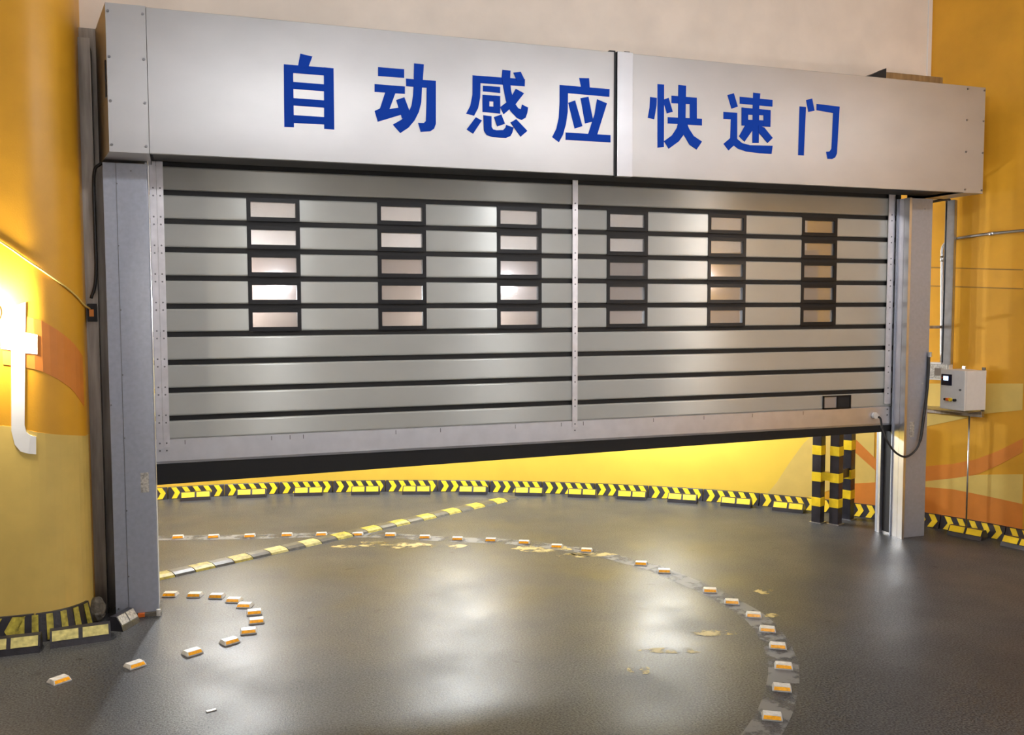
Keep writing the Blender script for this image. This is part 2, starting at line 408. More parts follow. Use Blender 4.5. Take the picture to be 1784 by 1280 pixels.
bm = bx(3.636, 3.668, HY+.001, HY+.04, HB, HT); hp('panel_gap', bm, 'dark')
# slot in the splayed side, screws
bm = bx(-.008, .002, -.02, .02, 0, .26); sl = obj('slot', bm, 'dark', hood); sl.location = Vector((-.3505, -.56, 3.94))-O; sl.rotation_euler = (0, 0, math.atan2(.13, .77))
sc = obj('screw', cyl(bmesh.new(), (0, 0, 0), (0, 1, 0), .0095, .012, 10), 'screw', hood)
first = True
for x in (-.322, -.092):
    for z in (HT-.05, HT-.37, HT-.68, HB+.05):
        o = sc if first else copyo(sc, hood); first = False; o.location = Vector((x, HY-.003, z))-O
for x in (7.475, 7.685):
    for z in (HT-.03, HT-.33, HT-.64, HB+.03):
        o = copyo(sc, hood); o.location = Vector((x, HY-.003, z))-O
# small tabs and the loose plate on top
bm = bx(3.60, 3.655, HY+.0, HY+.1, HT-.002, HT+.012); hp('tab', bm, 'dark')
bm = bx(3.74, 3.79, HY+.0, HY+.1, HT+.002, HT+.015); hp('tab', bm, 'dark')
bm = bx(6.78, 7.58, -.18, .10, HT, HT+.19); hp('mounting_plate', bm, 'steel')
bm = prism(bmesh.new(), [(6.62, HT+.12), (6.83, HT+.215), (6.83, HT), (6.62, HT)], lambda p, d: (p[0], d, p[1]), -.22, -.12); hp('mounting_lug', bm, 'dark')

# lettering: strokes measured on the zoomed photograph (zoom origin, scale, polygons)
GL = [
 ('blue_character', 450, 60, 4.74, [[(210,247),(287,252),(294,767),(214,764)],[(540,272),(621,280),(627,787),(543,780)],[(210,247),(621,280),(621,346),(210,313)],[(280,392),(545,413),(545,470),(280,450)],[(280,526),(545,545),(545,606),(280,586)],[(280,666),(548,683),(548,744),(285,731)],[(346,160),(446,184),(413,272),(327,262)]]),
 ('blue_character', 450, 60, 4.74, [[(988,270),(1204,288),(1204,360),(988,344)],[(959,410),(1210,430),(1210,492),(959,475)],[(1047,478),(1132,484),(1083,617),(1165,603),(1185,662),(985,722),(959,632),(1003,612)],[(1137,542),(1205,519),(1262,670),(1185,695)],[(1218,366),(1465,384),(1465,448),(1220,428)],[(1285,240),(1366,248),(1357,380),(1350,450),(1345,560),(1325,640),(1290,710),(1240,770),(1172,815),(1110,745),(1180,705),(1235,655),(1265,585),(1277,500),(1282,400)],[(1390,384),(1465,384),(1465,740),(1450,780),(1420,800),(1340,806),(1318,730),(1365,732),(1383,715),(1388,560)]]),
 ('blue_character', 780, 60, 4.74, [[(204,338),(637,370),(635,430),(204,398)],[(204,338),(270,345),(268,520),(250,610),(217,672),(150,655),(185,590),(203,500)],[(289,424),(432,434),(432,485),(289,471)],[(286,498),(432,510),(432,558),(286,550)],[(286,592),(432,600),(432,655),(286,640)],[(286,498),(342,503),(342,645),(286,640)],[(377,505),(432,510),(432,655),(377,648)],[(450,293),(517,300),(513,380),(520,460),(545,560),(580,610),(603,620),(612,580),(662,605),(655,650),(640,690),(610,707),(570,690),(515,632),(480,550),(458,440),(445,350)],[(560,450),(628,487),(560,575),(460,660),(432,600),(505,545)],[(540,317),(600,309),(634,380),(570,385)],[(230,685),(280,712),(208,820),(155,785)],[(293,668),(360,677),(360,765),(372,785),(400,792),(455,790),(475,770),(480,748),(542,770),(530,815),(515,840),(480,855),(370,848),(320,832),(298,795)],[(380,683),(440,662),(470,738),(408,760)],[(517,728),(562,700),(655,798),(600,845)]]),
 ('blue_character', 780, 60, 4.74, [[(1083,360),(1166,362),(1172,445),(1100,440)],[(922,417),(1335,452),(1333,516),(922,480)],[(922,417),(992,425),(990,640),(975,740),(950,830),(917,890),(860,848),(895,780),(915,690),(922,560)],[(993,565),(1050,545),(1111,758),(1046,778)],[(1095,527),(1160,515),(1197,700),(1192,722),(1132,736)],[(1231,536),(1313,570),(1230,835),(1155,830),(1210,660)],[(972,810),(1342,832),(1342,892),(972,870)]]),
 ('blue_character', 1100, 80, 4.2675, [[(192,284),(242,288),(240,752),(192,757)],[(137,380),(188,387),(186,440),(168,546),(120,535),(133,460)],[(240,398),(275,386),(306,490),(262,503),(240,430)],[(296,370),(483,386),(483,436),(296,426)],[(432,384),(484,386),(484,560),(432,560)],[(268,530),(522,542),(522,592),(268,577)],[(347,290),(404,297),(400,540),(395,585),(345,582)],[(345,575),(412,580),(402,640),(350,710),(275,765),(240,708),(300,665),(335,610)],[(362,578),(412,580),(425,615),(460,670),(522,712),(482,770),(430,735),(378,645)]]),
 ('blue_character', 1100, 80, 4.2675, [[(711,365),(760,352),(790,452),(742,468)],[(682,490),(785,498),(785,690),(760,740),(720,778),(682,728),(733,685),(737,546),(682,543)],[(752,735),(783,690),(820,722),(880,738),(1048,742),(1040,804),(950,798),(850,785),(790,765)],[(803,378),(1047,402),(1046,452),(803,430)],[(903,348),(956,354),(948,450),(944,722),(897,722),(900,450)],[(817,458),(1032,478),(1032,518),(817,510)],[(817,548),(1032,556),(1030,602),(817,592)],[(817,458),(865,463),(865,594),(817,592)],[(980,473),(1032,478),(1030,602),(980,600)],[(845,588),(900,592),(896,630),(838,712),(798,672)],[(940,590),(985,608),(1047,685),(1010,722),(940,640)]]),
 ('blue_character', 1100, 80, 4.2675, [[(1296,403),(1342,391),(1360,482),(1313,492)],[(1248,450),(1296,455),(1280,815),(1237,812)],[(1374,431),(1546,452),(1526,800),(1512,830),(1490,841),(1455,840),(1445,787),(1470,785),(1485,765),(1497,500),(1374,478)]]),
]
for name, ox, oy, sc_, polys in GL:
    bm = bmesh.new()
    for i, pg in enumerate(polys):
        P3 = [onY(ox+px/sc_, oy+py/sc_, HY) for px, py in pg]
        prism(bm, [(p.x, p.z) for p in P3], lambda p, d: (p[0], d, p[1]), HY-.0005, HY-.005-.0005*i)
    o = hp(name, bm, 'blue'); o['label'] = 'bold blue Chinese character'

# ------------------------------------------------------------------ shutter curtain
PZ = .225; Z0 = 3.1127 + .225          # Z0: joint above the first row of windows
XL, XR = -.10, 7.158
cur = tag(empty('shutter_curtain', (3.55, 0, 1.02)), 'grey slatted rolling shutter with six columns of small windows, partly raised', 'shutter')
CO = Vector((3.55, 0, 1.02))
W0, WS, FW, PW = .8488, 1.0731, .425, .36
SEAMH = .041
def slat_profile(h):
    """closed outline of one slat (y, z), z from 0 to h, gently crowned face with rolled edges"""
    r = .014
    pts = [(-.014-r*math.sin(a), r-r*math.cos(a)) for a in (0, math.pi/6, math.pi/3, math.pi/2)]
    pts += [(-.014-r*math.sin(a), h-r+r*math.cos(a)) for a in (math.pi/2, math.pi/3, math.pi/6, 0)]
    pts += [(.02, h), (.02, 0)]
    return pts
def join_islands(bm): pass
def slat_mesh(spans, h):
    bm = bmesh.new(); pr = slat_profile(h)
    for a, b in spans:
        n = max(1, int((b-a)/1.2))
        rows = [[bm.verts.new((a+(b-a)*i/n, y, z)) for y, z in pr] for i in range(n+1)]
        m = len(pr)
        for A, B in zip(rows, rows[1:]):
            for k in range(m): bm.faces.new((A[k], A[(k+1) % m], B[(k+1) % m], B[k]))
        bm.faces.new(rows[0]); bm.faces.new(rows[-1][::-1])
    for (a, b), (c, d) in zip(spans, spans[1:]):      # thin rails carry the slat past each window
        box(bm, b-.01, c+.01, .0, .018, .004, .02); box(bm, b-.01, c+.01, .0, .018, h-.02, h-.004)
    if len(spans) > 1: join_islands(bm)
    return bm
HS = PZ-SEAMH
plain = obj('slat', slat_mesh([(XL-3.55, XR-3.55)], HS), 'slat', cur, smooth=False); set_uv(plain)
xs = [W0+i*WS-3.55 for i in range(6)]
edges = [XL-3.55] + [v for x in xs for v in (x-FW/2, x+FW/2)] + [XR-3.55]
wslat = obj('slat', slat_mesh(list(zip(edges[0::2], edges[1::2])), HS), 'slat', cur); set_uv(wslat)
seamo = obj('hinge_seal', bx(XL-3.55, XR-3.55, -.006, .012, -.004, SEAMH+.004), 'rubber', cur)
bm = bmesh.new()      # window frame ring
pw, phh, hz0 = PW/2, .060, HS/2
box(bm, -FW/2, -pw, -.034, .02, -.002, HS+.002); box(bm, pw, FW/2, -.034, .02, -.002, HS+.002)
box(bm, -pw, pw, -.034, .02, -.002, hz0-phh); box(bm, -pw, pw, -.034, .02, hz0+phh, HS+.002)
frame = obj('window_frame', bm, 'frame', wslat)
pane = obj('window_pane', bx(-pw-.004, pw+.004, -.014, -.009, hz0-phh-.004, hz0+phh+.004), 'pane', wslat)
u_plain = u_ws = u_seam = u_fr = False
for k in range(-2, 9):
    zt = Z0 - k*PZ; zb = zt - PZ + SEAMH/2
    win = 0 <= k <= 4
    if k == 8: continue
    src, used = (wslat, u_ws) if win else (plain, u_plain)
    o = copyo(src, cur) if used else src
    if win: u_ws = True
    else: u_plain = True
    o.location = (0, 0, zb-CO.z)
    if win:
        for x in xs:
            f = copyo(frame, o) if u_fr else frame; p = copyo(pane, o) if u_fr else pane; u_fr = True
            f.location = p.location = (x, 0, 0)
for k in range(-2, 9):
    o = copyo(seamo, cur) if u_seam else seamo; u_seam = True
    o.location = (0, 0, Z0-k*PZ-SEAMH/2-CO.z)
# last short slat with its vent, bottom beam, rubber
ZB, ZBT = 1.176, 1.372
vx0, vx1, vz0, vz1 = 6.288, 6.63, ZBT+.0, 1.508
zl = Z0-8*PZ-SEAMH/2
o = obj('slat', slat_mesh([(XL-3.55, XR-3.55)], zl-ZBT), 'slat', cur); o.location = (0, 0, ZBT-CO.z); set_uv(o)
last = o
bm = bmesh.new()
box(bm, vx0, vx1, -.045, -.02, vz0, vz0+.012); box(bm, vx0, vx1, -.045, -.02, vz1-.012, vz1)
for a in (vx0, (vx0+vx1)/2-.006, vx1-.012): box(bm, a, a+.012, -.045, -.02, vz0, vz1)
for v in bm.verts: v.co -= Vector((3.55, 0, ZBT))
obj('vent_frame', bm, 'frame', last)
bm = bx(vx0+.01-3.55, (vx0+vx1)/2-3.55, -.038, -.03, .012, vz1-ZBT-.012)
obj('vent_window', bm, mat('bluish_lens', (.5, .55, .68), .15, .6), last)
bm = bx((vx0+vx1)/2-3.55, vx1-.01-3.55, -.038, -.03, .012, vz1-ZBT-.012); obj('vent_louvre', bm, 'dark', last)
bm = bmesh.new(); prism(bm, [(-.036, ZB), (-.040, ZB+.02), (-.036, ZBT-.006), (-.03, ZBT), (.03, ZBT), (.04, ZB)], lambda p, d: (d, p[0], p[1]), XL, XR)
for v in bm.verts: v.co -= CO
beam = obj('bottom_beam', bm, 'beam', cur)
tk = obj('drain_slot', bx(-.003, .003, -.0385, -.034, -.035, 0), 'screw', beam)
for i, x in enumerate([.12, .80, .95, 1.06, 1.85, 2.25, 2.95, 3.40, 3.62, 4.35, 4.9, 5.45, 6.05]):
    q = tk if i == 0 else copyo(tk, beam); q.location = (x-3.55, .001, ZBT-.012-CO.z)
bm = bmesh.new()
a = [bm.verts.new((x, y, z)) for x, zz in ((XL, 1.005), (XR, 1.105)) for y, z in ((-.03, ZB), (-.026, zz), (.02, zz), (.03, ZB))]
for k in range(4): bm.faces.new((a[k], a[(k+1) % 4], a[4+(k+1) % 4], a[4+k]))
bm.faces.new(a[:4]); bm.faces.new(a[4:][::-1])
for v in bm.verts: v.co -= CO
obj('rubber_seal', bm, 'seal', cur)
# hinge strips: left pair, centre, right
def strip(x0, x1, zb, ribs=True, name='hinge_strip'):
    bm = bx(x0, x1, -.044, -.036, zb, 3.85)
    for v in bm.verts: v.co -= CO
    s = obj(name, bm, 'strip', cur)
    if ribs:
        for k in range(0, 10):
            for dz in (-.03, .03):
                q = copyo(rivet, s) if rivet.parent else rivet
                q.parent = s; q.location = ((x0+x1)/2-CO.x, -.045, Z0-k*PZ+dz-CO.z)
    return s
rivet = obj('rivet', cyl(bmesh.new(), (0, 0, 0), (0, 1, 0), .007, .006, 8), 'screw')
strip(-.095, -.045, 1.30); strip(-.043, .006, 1.31); strip(3.507, 3.558, 1.312); strip(7.055, 7.135, 1.40)
rivet_done = True

# ------------------------------------------------------------------ posts
def post(x0, x1, label, right):
    p = tag(empty('door_post', ((x0+x1)/2, -.06, 0)), label, 'post')
    Op = Vector(((x0+x1)/2, -.06, 0))
    def part(name, bm, m, **k):
        for v in bm.verts: v.co -= Op
        return obj(name, bm, m, p, **k)
    if not right:
        part('front_cover', bx(x0, x1, -.205, -.05, .03, 3.528, bev=.004), 'post')
        part('seam_strip', bx(x0+.092, x0+.096, -.2075, -.19, .03, 3.528), 'screw')
        part('guide_channel', bx(x1-.012, x1+.004, -.20, .10, .03, 3.54), 'post')
        part('rear_cover', bx(x0, x1-.02, .05, .16, .0, 3.54), 'steel')
        part('base_plate', bx(x0+.08, x1+.02, -.225, .16, .0, .028), 'concrete')
        part('anchor_nut', cyl(bmesh.new(), (x1-.0, -.235, .028), (0, 0, 1), .018, .05, 6), 'stud')
        part('shim', bx(x0+.16, x0+.21, -.236, -.2, .004, .03), 'orange_pl')
        for x, z in ((x0+.098, 3.37), (x0+.20, 3.47), (x0+.098, 2.9), (x0+.1, 2.41), (x0+.1, 1.91), (x0+.012, 1.68), (x0+.1, 1.42), (x0+.1, .85), (x0+.1, .33), (x0+.02, .08)):
            part('screw', cyl(bmesh.new(), (x, -.208, z), (0, 1, 0), .006, .01, 8), 'screw')
        part('sticker', bx(x1-.105, x1-.045, -.2065, -.2, .985, 1.14), 'label')
    else:
        part('front_cover', bx(x0, x1, -.205, .10, .0, 3.528, bev=.004), 'post')
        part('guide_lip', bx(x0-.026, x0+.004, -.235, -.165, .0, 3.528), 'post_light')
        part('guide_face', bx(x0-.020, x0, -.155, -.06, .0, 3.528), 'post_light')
        part('guide_edge', bx(x0-.034, x0, -.072, -.058, .0, 3.528), 'post')
        part('slot_seal', bx(x0-.012, x0, -.166, -.154, 1.15, 3.528), 'dark')
        part('curtain_groove', bx(x0-.012, x0+.02, -.058, .075, .02, 3.7), 'dark')
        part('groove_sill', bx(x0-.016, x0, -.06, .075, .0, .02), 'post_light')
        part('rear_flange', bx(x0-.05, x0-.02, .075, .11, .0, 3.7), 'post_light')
        part('rear_web', bx(x0-.05, x0+.02, .108, .14, .0, 3.7), 'post')
        part('sticker', bx(x0+.07, x0+.13, -.2065, -.2, 1.06, 1.22), 'label')
        part('screw', cyl(bmesh.new(), (x0+.2, -.208, 3.42), (0, 1, 0), .007, .01, 8), 'stud')
        part('screw', cyl(bmesh.new(), (x0+.22, -.208, 1.62), (0, 1, 0), .007, .01, 8), 'stud')
    return p
post(-.42, -.108, 'silver sheet-metal door post beside the yellow rounded wall', False)
post(7.175, 7.472, 'silver door post with black cable loop near the control box', True)
# dull steel jamb between the rounded wall and the near post
j = tag(empty('steel_jamb', (-.53, .1, 0)), 'tall dull brown steel channel squeezed between yellow wall and door post', 'channel')
def jp(name, bm, m):
    for v in bm.verts: v.co -= Vector((-.53, .1, 0))
    return obj(name, bm, m, j)
jp('web', bx(-.60, -.50, .02, .03, 0, 4.50), 'steel'); jp('flange', bx(-.502, -.494, -.03, .10, 0, 4.42), 'steel'); jp('back_plate', bx(-.62, -.40, .12, .14, 0, 4.6), 'steel')

# ------------------------------------------------------------------ cables and control gear
def cable(name, pts, r, label, m='cable', cat='cable'):
    return tag(obj(name, tube(bmesh.new(), smooth_path(pts, 8), r, 8), m, smooth=True), label, cat)
lc = [(-.40, -.03, 3.56), (-.45, -.045, 3.53), (-.493, -.05, 3.44), (-.498, -.05, 3.0), (-.498, -.05, 2.75), (-.51, -.05, 2.60), (-.54, -.05, 2.50)]
cable('power_cable', lc, .012, 'thick black cable looping down from the hood beside the steel channel')
jb = tag(empty('junction_box', (-.535, -.03, 2.36)), 'small black junction box where the wall cable meets the black cable', 'box')
bm = bx(-.035, .035, -.035, .0, -.04, .1, bev=.004); obj('body', bm, 'dark', jb); obj('cover', bx(-.02, .012, -.037, -.034, .0, .055), 'band_orange', jb)
cp = []
for px, py in ((1, 421), (25, 437), (50, 455), (75, 472), (100, 490), (118, 504), (132, 517), (143, 530)):
    s, z = core.hit(px, py); p, n = core.at(s); cp.append((p.x+n.x*.01, p.y+n.y*.01, z))
d0 = Vector(cp[0])-Vector(cp[1]); cp = [tuple(Vector(cp[0])+d0*3)] + cp + [(-.55, -.06, 2.42)]
cable('wall_cable', cp, .007, 'thin cable sloping across the yellow rounded wall', 'band_pale')

# door cable knob and hanging loop
kn = tag(empty('cable_loop', (6.93, -.05, 1.27)), 'black cable hanging in a loop from the shutter to the far post', 'cable')
Ok = Vector((6.93, -.05, 1.27))
loop = [(6.945, -.06, 1.27), (6.96, -.10, 1.255), (6.90, -.2, 1.16), (6.93, -.24, 1.04), (7.03, -.25, .92), (7.16, -.25, .865), (7.28, -.25, .92), (7.345, -.25, 1.03), (7.39, -.24, 1.25), (7.425, -.235, 1.485), (7.45, -.225, 1.70), (7.458, -.22, 1.90)]
rad = []
pth = smooth_path(loop, 8)
for i, p in enumerate(pth): rad.append(.011 if i < len(pth)*.62 else .016)
bm = tube(bmesh.new(), pth, rad, 8)
for v in bm.verts: v.co -= Ok
obj('cord', bm, 'cable', kn, smooth=True)
bm = cyl(bmesh.new(), (6.925-Ok.x, -.06-Ok.y, 1.284-Ok.z), (0, 1, 0), .032, .035, 14); obj('knob', bm, 'box', kn)
bm = bmesh.new(); cyl(bm, (7.46-Ok.x, -.232-Ok.y, 1.92-Ok.z), (0, 0, 1), .02, .05, 10); obj('gland', bm, 'galv', kn)

# control box on the curved wall
bt = 18.1; bp_ = Vector(drum(bt)); bn = -Vector((math.cos(math.radians(bt)), math.sin(math.radians(bt)))); 
# box local frame: +x towards the room (front), y along the wall (to the far side)
bang = math.atan2(bn.y, bn.x)
E2 = Vector((7.767, -.39)); tdir = Vector((-bn.y, bn.x))
if tdir.y < 0: tdir = -tdir
B2 = Vector((7.615, -.545))
cb = tag(empty('control_box', (B2.x, B2.y, 1.357), math.pi), 'white metal control box with small lit display on the orange wall', 'control box')
sgn = 1 if (Vector((math.cos(bang+math.pi/2), math.sin(bang+math.pi/2))).dot(tdir) > 0) else -1
BW, BD, BH = .32, .285, .405
def yb(a, b): return (min(sgn*a, sgn*b), max(sgn*a, sgn*b))
obj('body', bx(-BD, -.028, *yb(0, BW), 0, BH, bev=.004), 'box', cb)
dr = obj('door', bx(-.024, 0, *yb(-.003, BW), -.004, BH+.004, bev=.005), 'box', cb)
ds = obj('display', bx(.0, .010, *yb(.165, .30), .245, .36), 'screen_dark', dr)
obj('screen', bx(.010, .012, *yb(.205, .27), .295, .34), 'screen', ds)
obj('indicator', cyl(bmesh.new(), (.012, sgn*.285, .32), (1, 0, 0), .008, .006, 10), 'red', ds)
obj('keyhole', cyl(bmesh.new(), (.004, sgn*.05, .21), (1, 0, 0), .012, .012, 10), 'screw', dr)
bt_ = obj('push_button', cyl(bmesh.new(), (.012, sgn*.235, .10), (1, 0, 0), .013, .03, 12), 'dark', dr)
obj('push_button', cyl(bmesh.new(), (.014, sgn*.20, .10), (1, 0, 0), .017, .034, 12), 'orange_pl', dr)
obj('push_button', cyl(bmesh.new(), (.010, sgn*.17, .10), (1, 0, 0), .019, .02, 12), 'yellow', dr)
obj('push_button', cyl(bmesh.new(), (.012, sgn*.11, .10), (1, 0, 0), .014, .03, 12), 'dark', dr)
for yy in (.03, BW-.03):
    for zz in (-.006, BH+.012): obj('mounting_ear', bx(-BD, -BD+.012, *yb(yy-.02, yy+.02), zz-.012, zz+.018), 'screw', cb)
# bracket under it with its leg
br = tag(empty('box_bracket', (E2.x, E2.y, 0), bang), 'dark steel angle bracket with thin leg under the white control box', 'bracket')
obj('angle_bar', bx(-.245, -.19, *yb(-.09, .60), 1.262, 1.325), 'steel', br)
obj('angle_flange', bx(-.245, .10, *yb(-.09, .60), 1.325, 1.331), 'steel', br)
obj('end_cap', bx(-.245, -.19, *yb(-.098, -.09), 1.262, 1.322), 'galv', br)
obj('leg', tube(bmesh.new(), [(-.189, sgn*.03, 0), (-.189, sgn*.03, 1.262)], .009, 8), 'galv', br, smooth=True)
# upright cable tray
def wall_frame(px, py, off):
    s, z = outer.hit(px, py); p, n = outer.at(s); return Vector((p.x+n.x*off, p.y+n.y*off, z)), n
pt, nt_ = wall_frame(1664, 350, .08); pb, _ = wall_frame(1664, 640, .08)
tr = tag(empty('cable_tray', (pt.x, pt.y, 0), math.atan2(nt_.y, nt_.x)), 'upright galvanised cable tray running down to the white control box', 'cable tray')
obj('tray_back', bx(-.02, -.012, -.05, .05, 1.80, pt.z+.0), 'galv', tr)
for y in (-.05, .046): obj('tray_side', bx(-.02, .04, y, y+.004, 1.80, pt.z), 'galv', tr)
obj('tray_lid', bx(.036, .042, -.028, .05, 1.80, pt.z), 'galv', tr)
tp = [(7.50, -.10, 3.50), (7.60, -.10, 3.52), (7.72, -.10, 3.54), (pt.x-.03, pt.y, 3.54), (pt.x-.01, pt.y, 3.40)]
cable('feed_cable', tp, .014, 'short black cable bending from the hood into the upright tray')
# conduit pipe with elbow
cpt = []
for px, py in ((1642, 630), (1642.5, 540), (1643, 450), (1643, 436), (1646, 427), (1654, 421), (1668, 416), (1695, 411.5), (1720, 408), (1750, 405), (1783, 402)):
    q, n = wall_frame(px, py, .026); cpt.append((q.x, q.y, q.z))
d0 = Vector(cpt[-1])-Vector(cpt[-2])
for k in (1, 2, 3):
    s, z = outer.hit(1783, 402); p, n = outer.at(s+k*.35); cpt.append((p.x+n.x*.026, p.y+n.y*.026, z+.004*k))
cd_ = tag(empty('conduit_pipe', (7.85, 0, 1.8)), 'thin galvanised conduit pipe bending along the orange wall above control box', 'pipe')
bm = tube(bmesh.new(), smooth_path(cpt, 6), .016, 10)
for v in bm.verts: v.co -= Vector((7.85, 0, 1.8))
obj('pipe', bm, 'galv', cd_, smooth=True)
for px, py in ((1643, 446), (1725, 407.5)):
    q, n = wall_frame(px, py, .026); q2, _ = wall_frame(px+ (0 if px < 1700 else 8), py+(10 if px < 1700 else -.6), .026)
    bm = tube(bmesh.new(), [q, q2], .021, 10)
    for v in bm.verts: v.co -= Vector((7.85, 0, 1.8))
    obj('coupling', bm, 'galv', cd_, smooth=True)
# socket box under the pipe
q, n = wall_frame(1640, 645, .0); a = math.atan2(n.y, n.x)
sb = tag(empty('socket_box', (q.x, q.y, q.z-.1), a), 'small grey socket box behind the white control box', 'box')
obj('body', bx(0, .10, -.10, .12, 0, .19, bev=.006), 'box', sb); obj('front_plate', bx(.10, .106, -.085, .105, .015, .175), 'label', sb); obj('opening', bx(.106, .109, -.03, .07, .05, .13), 'steel', sb)
# small strut between post and wall
q, n = wall_frame(1640, 568, .02)
tag(obj('wall_strut', bx(7.47, 7.88, -.02, .01, q.z-.022, q.z+.008, bev=.003), 'steel'), 'short dark strut tying the far post to the orange wall', 'strut')

# ------------------------------------------------------------------ wall guards with chevrons
def s_of(px): return outer.hit(px, 800)[0]
GS = outer.hit(945, 855)[0]; GL_ = .692
def gpoint(s, h, off=0):
    """point on the face of a guard: h 0..1 from foot to top"""
    p, n = outer.at(s); d = .075 - .05*h + off; return Vector((p.x+n.x*d, p.y+n.y*d, .145*h))
first_s = GS - 8*GL_; guards = []
NB = 17
for i in range(NB):
    a, b = first_s+i*GL_+.006, first_s+(i+1)*GL_-.006
    c0 = gpoint((a+b)/2, 0); g = empty('wall_guard', (c0.x, c0.y, 0))
    tag(g, f'black corner guard board with yellow chevrons at outer wall foot, {ORD[i]} from the left', 'wall guard', 'chevron guard boards along the outer wall')
    bm = bmesh.new(); n = 6; prev = None
    for k in range(n+1):
        s = a+(b-a)*k/n; p, nn = outer.at(s)
        w = [gpoint(s, 0), gpoint(s, .06, .0), gpoint(s, .94), gpoint(s, 1.0, -.012), Vector((p.x, p.y, .145)), Vector((p.x, p.y, 0))]
        q = [bm.verts.new(x-Vector(g.location)) for x in w]
        if prev:
            for m_ in range(6): bm.faces.new((prev[m_], prev[(m_+1) % 6], q[(m_+1) % 6], q[m_]))
        else: bm.faces.new(q)
        prev = q
    bm.faces.new(prev[::-1]); obj('board', bm, 'guard', g)
    for k in range(5):
        s = a + .035 + k*.130; wd, sl_ = .062, .045
        L = [(s, .97), (s+sl_, .52), (s+.004, .05)]
        bm = bmesh.new(); rows = []
        for off in (.001, .005):
            rows.append([bm.verts.new(gpoint(x+dx, h, off)-Vector(g.location)) for x, h in L for dx in (0, wd)])
        A, B = rows
        for r in (0, 2): bm.faces.new((B[r], B[r+1], B[r+3], B[r+2])); bm.faces.new((A[r], A[r+2], A[r+3], A[r+1]))
        loop_ = [0, 1, 3, 5, 4, 2]
        for m_ in range(6): i0, i1 = loop_[m_], loop_[(m_+1) % 6]; bm.faces.new((A[i0], A[i1], B[i1], B[i0]))
        obj('chevron', bm, 'yellow', g)

# ------------------------------------------------------------------ wheel stops
def make_stop(L=.36, w=.15, h=.10, pad='yellow'):
    e = empty('wheel_stop')
    prof = [(-w/2, 0), (-w/2+.012, h*.38), (-w/2+.055, h), (w/2-.045, h), (w/2, h*.4), (w/2, 0)]   # y (front is -y), z
    bm = bmesh.new(); prism(bm, prof, lambda p, d: (d, p[0], p[1]), -L/2, L/2)
    obj('block', bm, 'guard', e)
    for sgn_ in (-1, 1):
        y0, z0, y1, z1 = -w/2+.013, h*.38, -w/2+.056, h*1.0
        bm = bmesh.new(); c = sgn_*L*.25; hw = L*.215
        nrm = Vector((0, -(z1-z0), y1-y0)).normalized()*.004
        f = [Vector((c+a*hw, y, z)) for a, y, z in ((-1, y0+.002, z0+.004), (1, y0+.002, z0+.004), (1, y1-.002, z1-.002), (-1, y1-.002, z1-.002))]
        A = [bm.verts.new(v) for v in f]; B = [bm.verts.new(v+nrm) for v in f]
        bm.faces.new(B); bm.faces.new(A[::-1])
        for k in range(4): bm.faces.new((A[k], A[(k+1) % 4], B[(k+1) % 4], B[k]))
        obj('reflective_pad', bm, pad, e)
    return e
def copy_tree(e):
    c = copyo(e)
    for ch in e.children: copyo(ch, c, ch.location)
    return c
ws = make_stop(); used = False
stops = [351, 449, 549, 648, 737, 835, 933, 1026, 1113, 1202, 1297, 1390, 1700, 1795]
for i, px in enumerate(stops):
    o = copy_tree(ws) if used else ws; used = True
    if px < 1784: s = outer.hit(px, 865 if px < 1500 else 938)[0] - (.06 if px < 1500 else .0)
    else: s = outer.hit(1783, 938)[0] + .10
    p, n = outer.at(s); d = .195
    o.location = (p.x+n.x*d, p.y+n.y*d, 0); o.rotation_euler = (0, 0, math.atan2(n.y, n.x)+math.pi/2)
    if px == 1700: lab = 'wheel stop at the foot of the thin leg below the control box'
    elif px > 1784: lab = 'wheel stop cut off by the right edge of the photo'
    else: lab = f'black wheel stop with two yellow pads beyond the shutter, {ORD[i]} from the left'
    tag(o, lab, 'wheel stop', 'wheel stops along the outer wall')
if True:   # one stop has lost a pad
    pass
wl = make_stop(.40, .17, .11, 'pale_yellow')
for i, (x, y, rz, lab) in enumerate([(-1.08, -.71, .02, 'faded wheel stop below the yellow rounded wall at left photo edge'), (-.63, -.635, .10, 'faded wheel stop below the rounded wall nose, next to tilted block')]):
    o = copy_tree(wl) if i else wl
    o.location = (x, y, 0); o.rotation_euler = (0, 0, rz); tag(o, lab, 'wheel stop', 'faded wheel stops at the rounded wall')
wt = make_stop(.22, .15, .11, 'label'); wt.location = (-.36, -.40, .0); wt.rotation_euler = (0, 0, 1.05)
tag(wt, 'short dusty brown wheel stop turned sideways by the near door post', 'wheel stop')

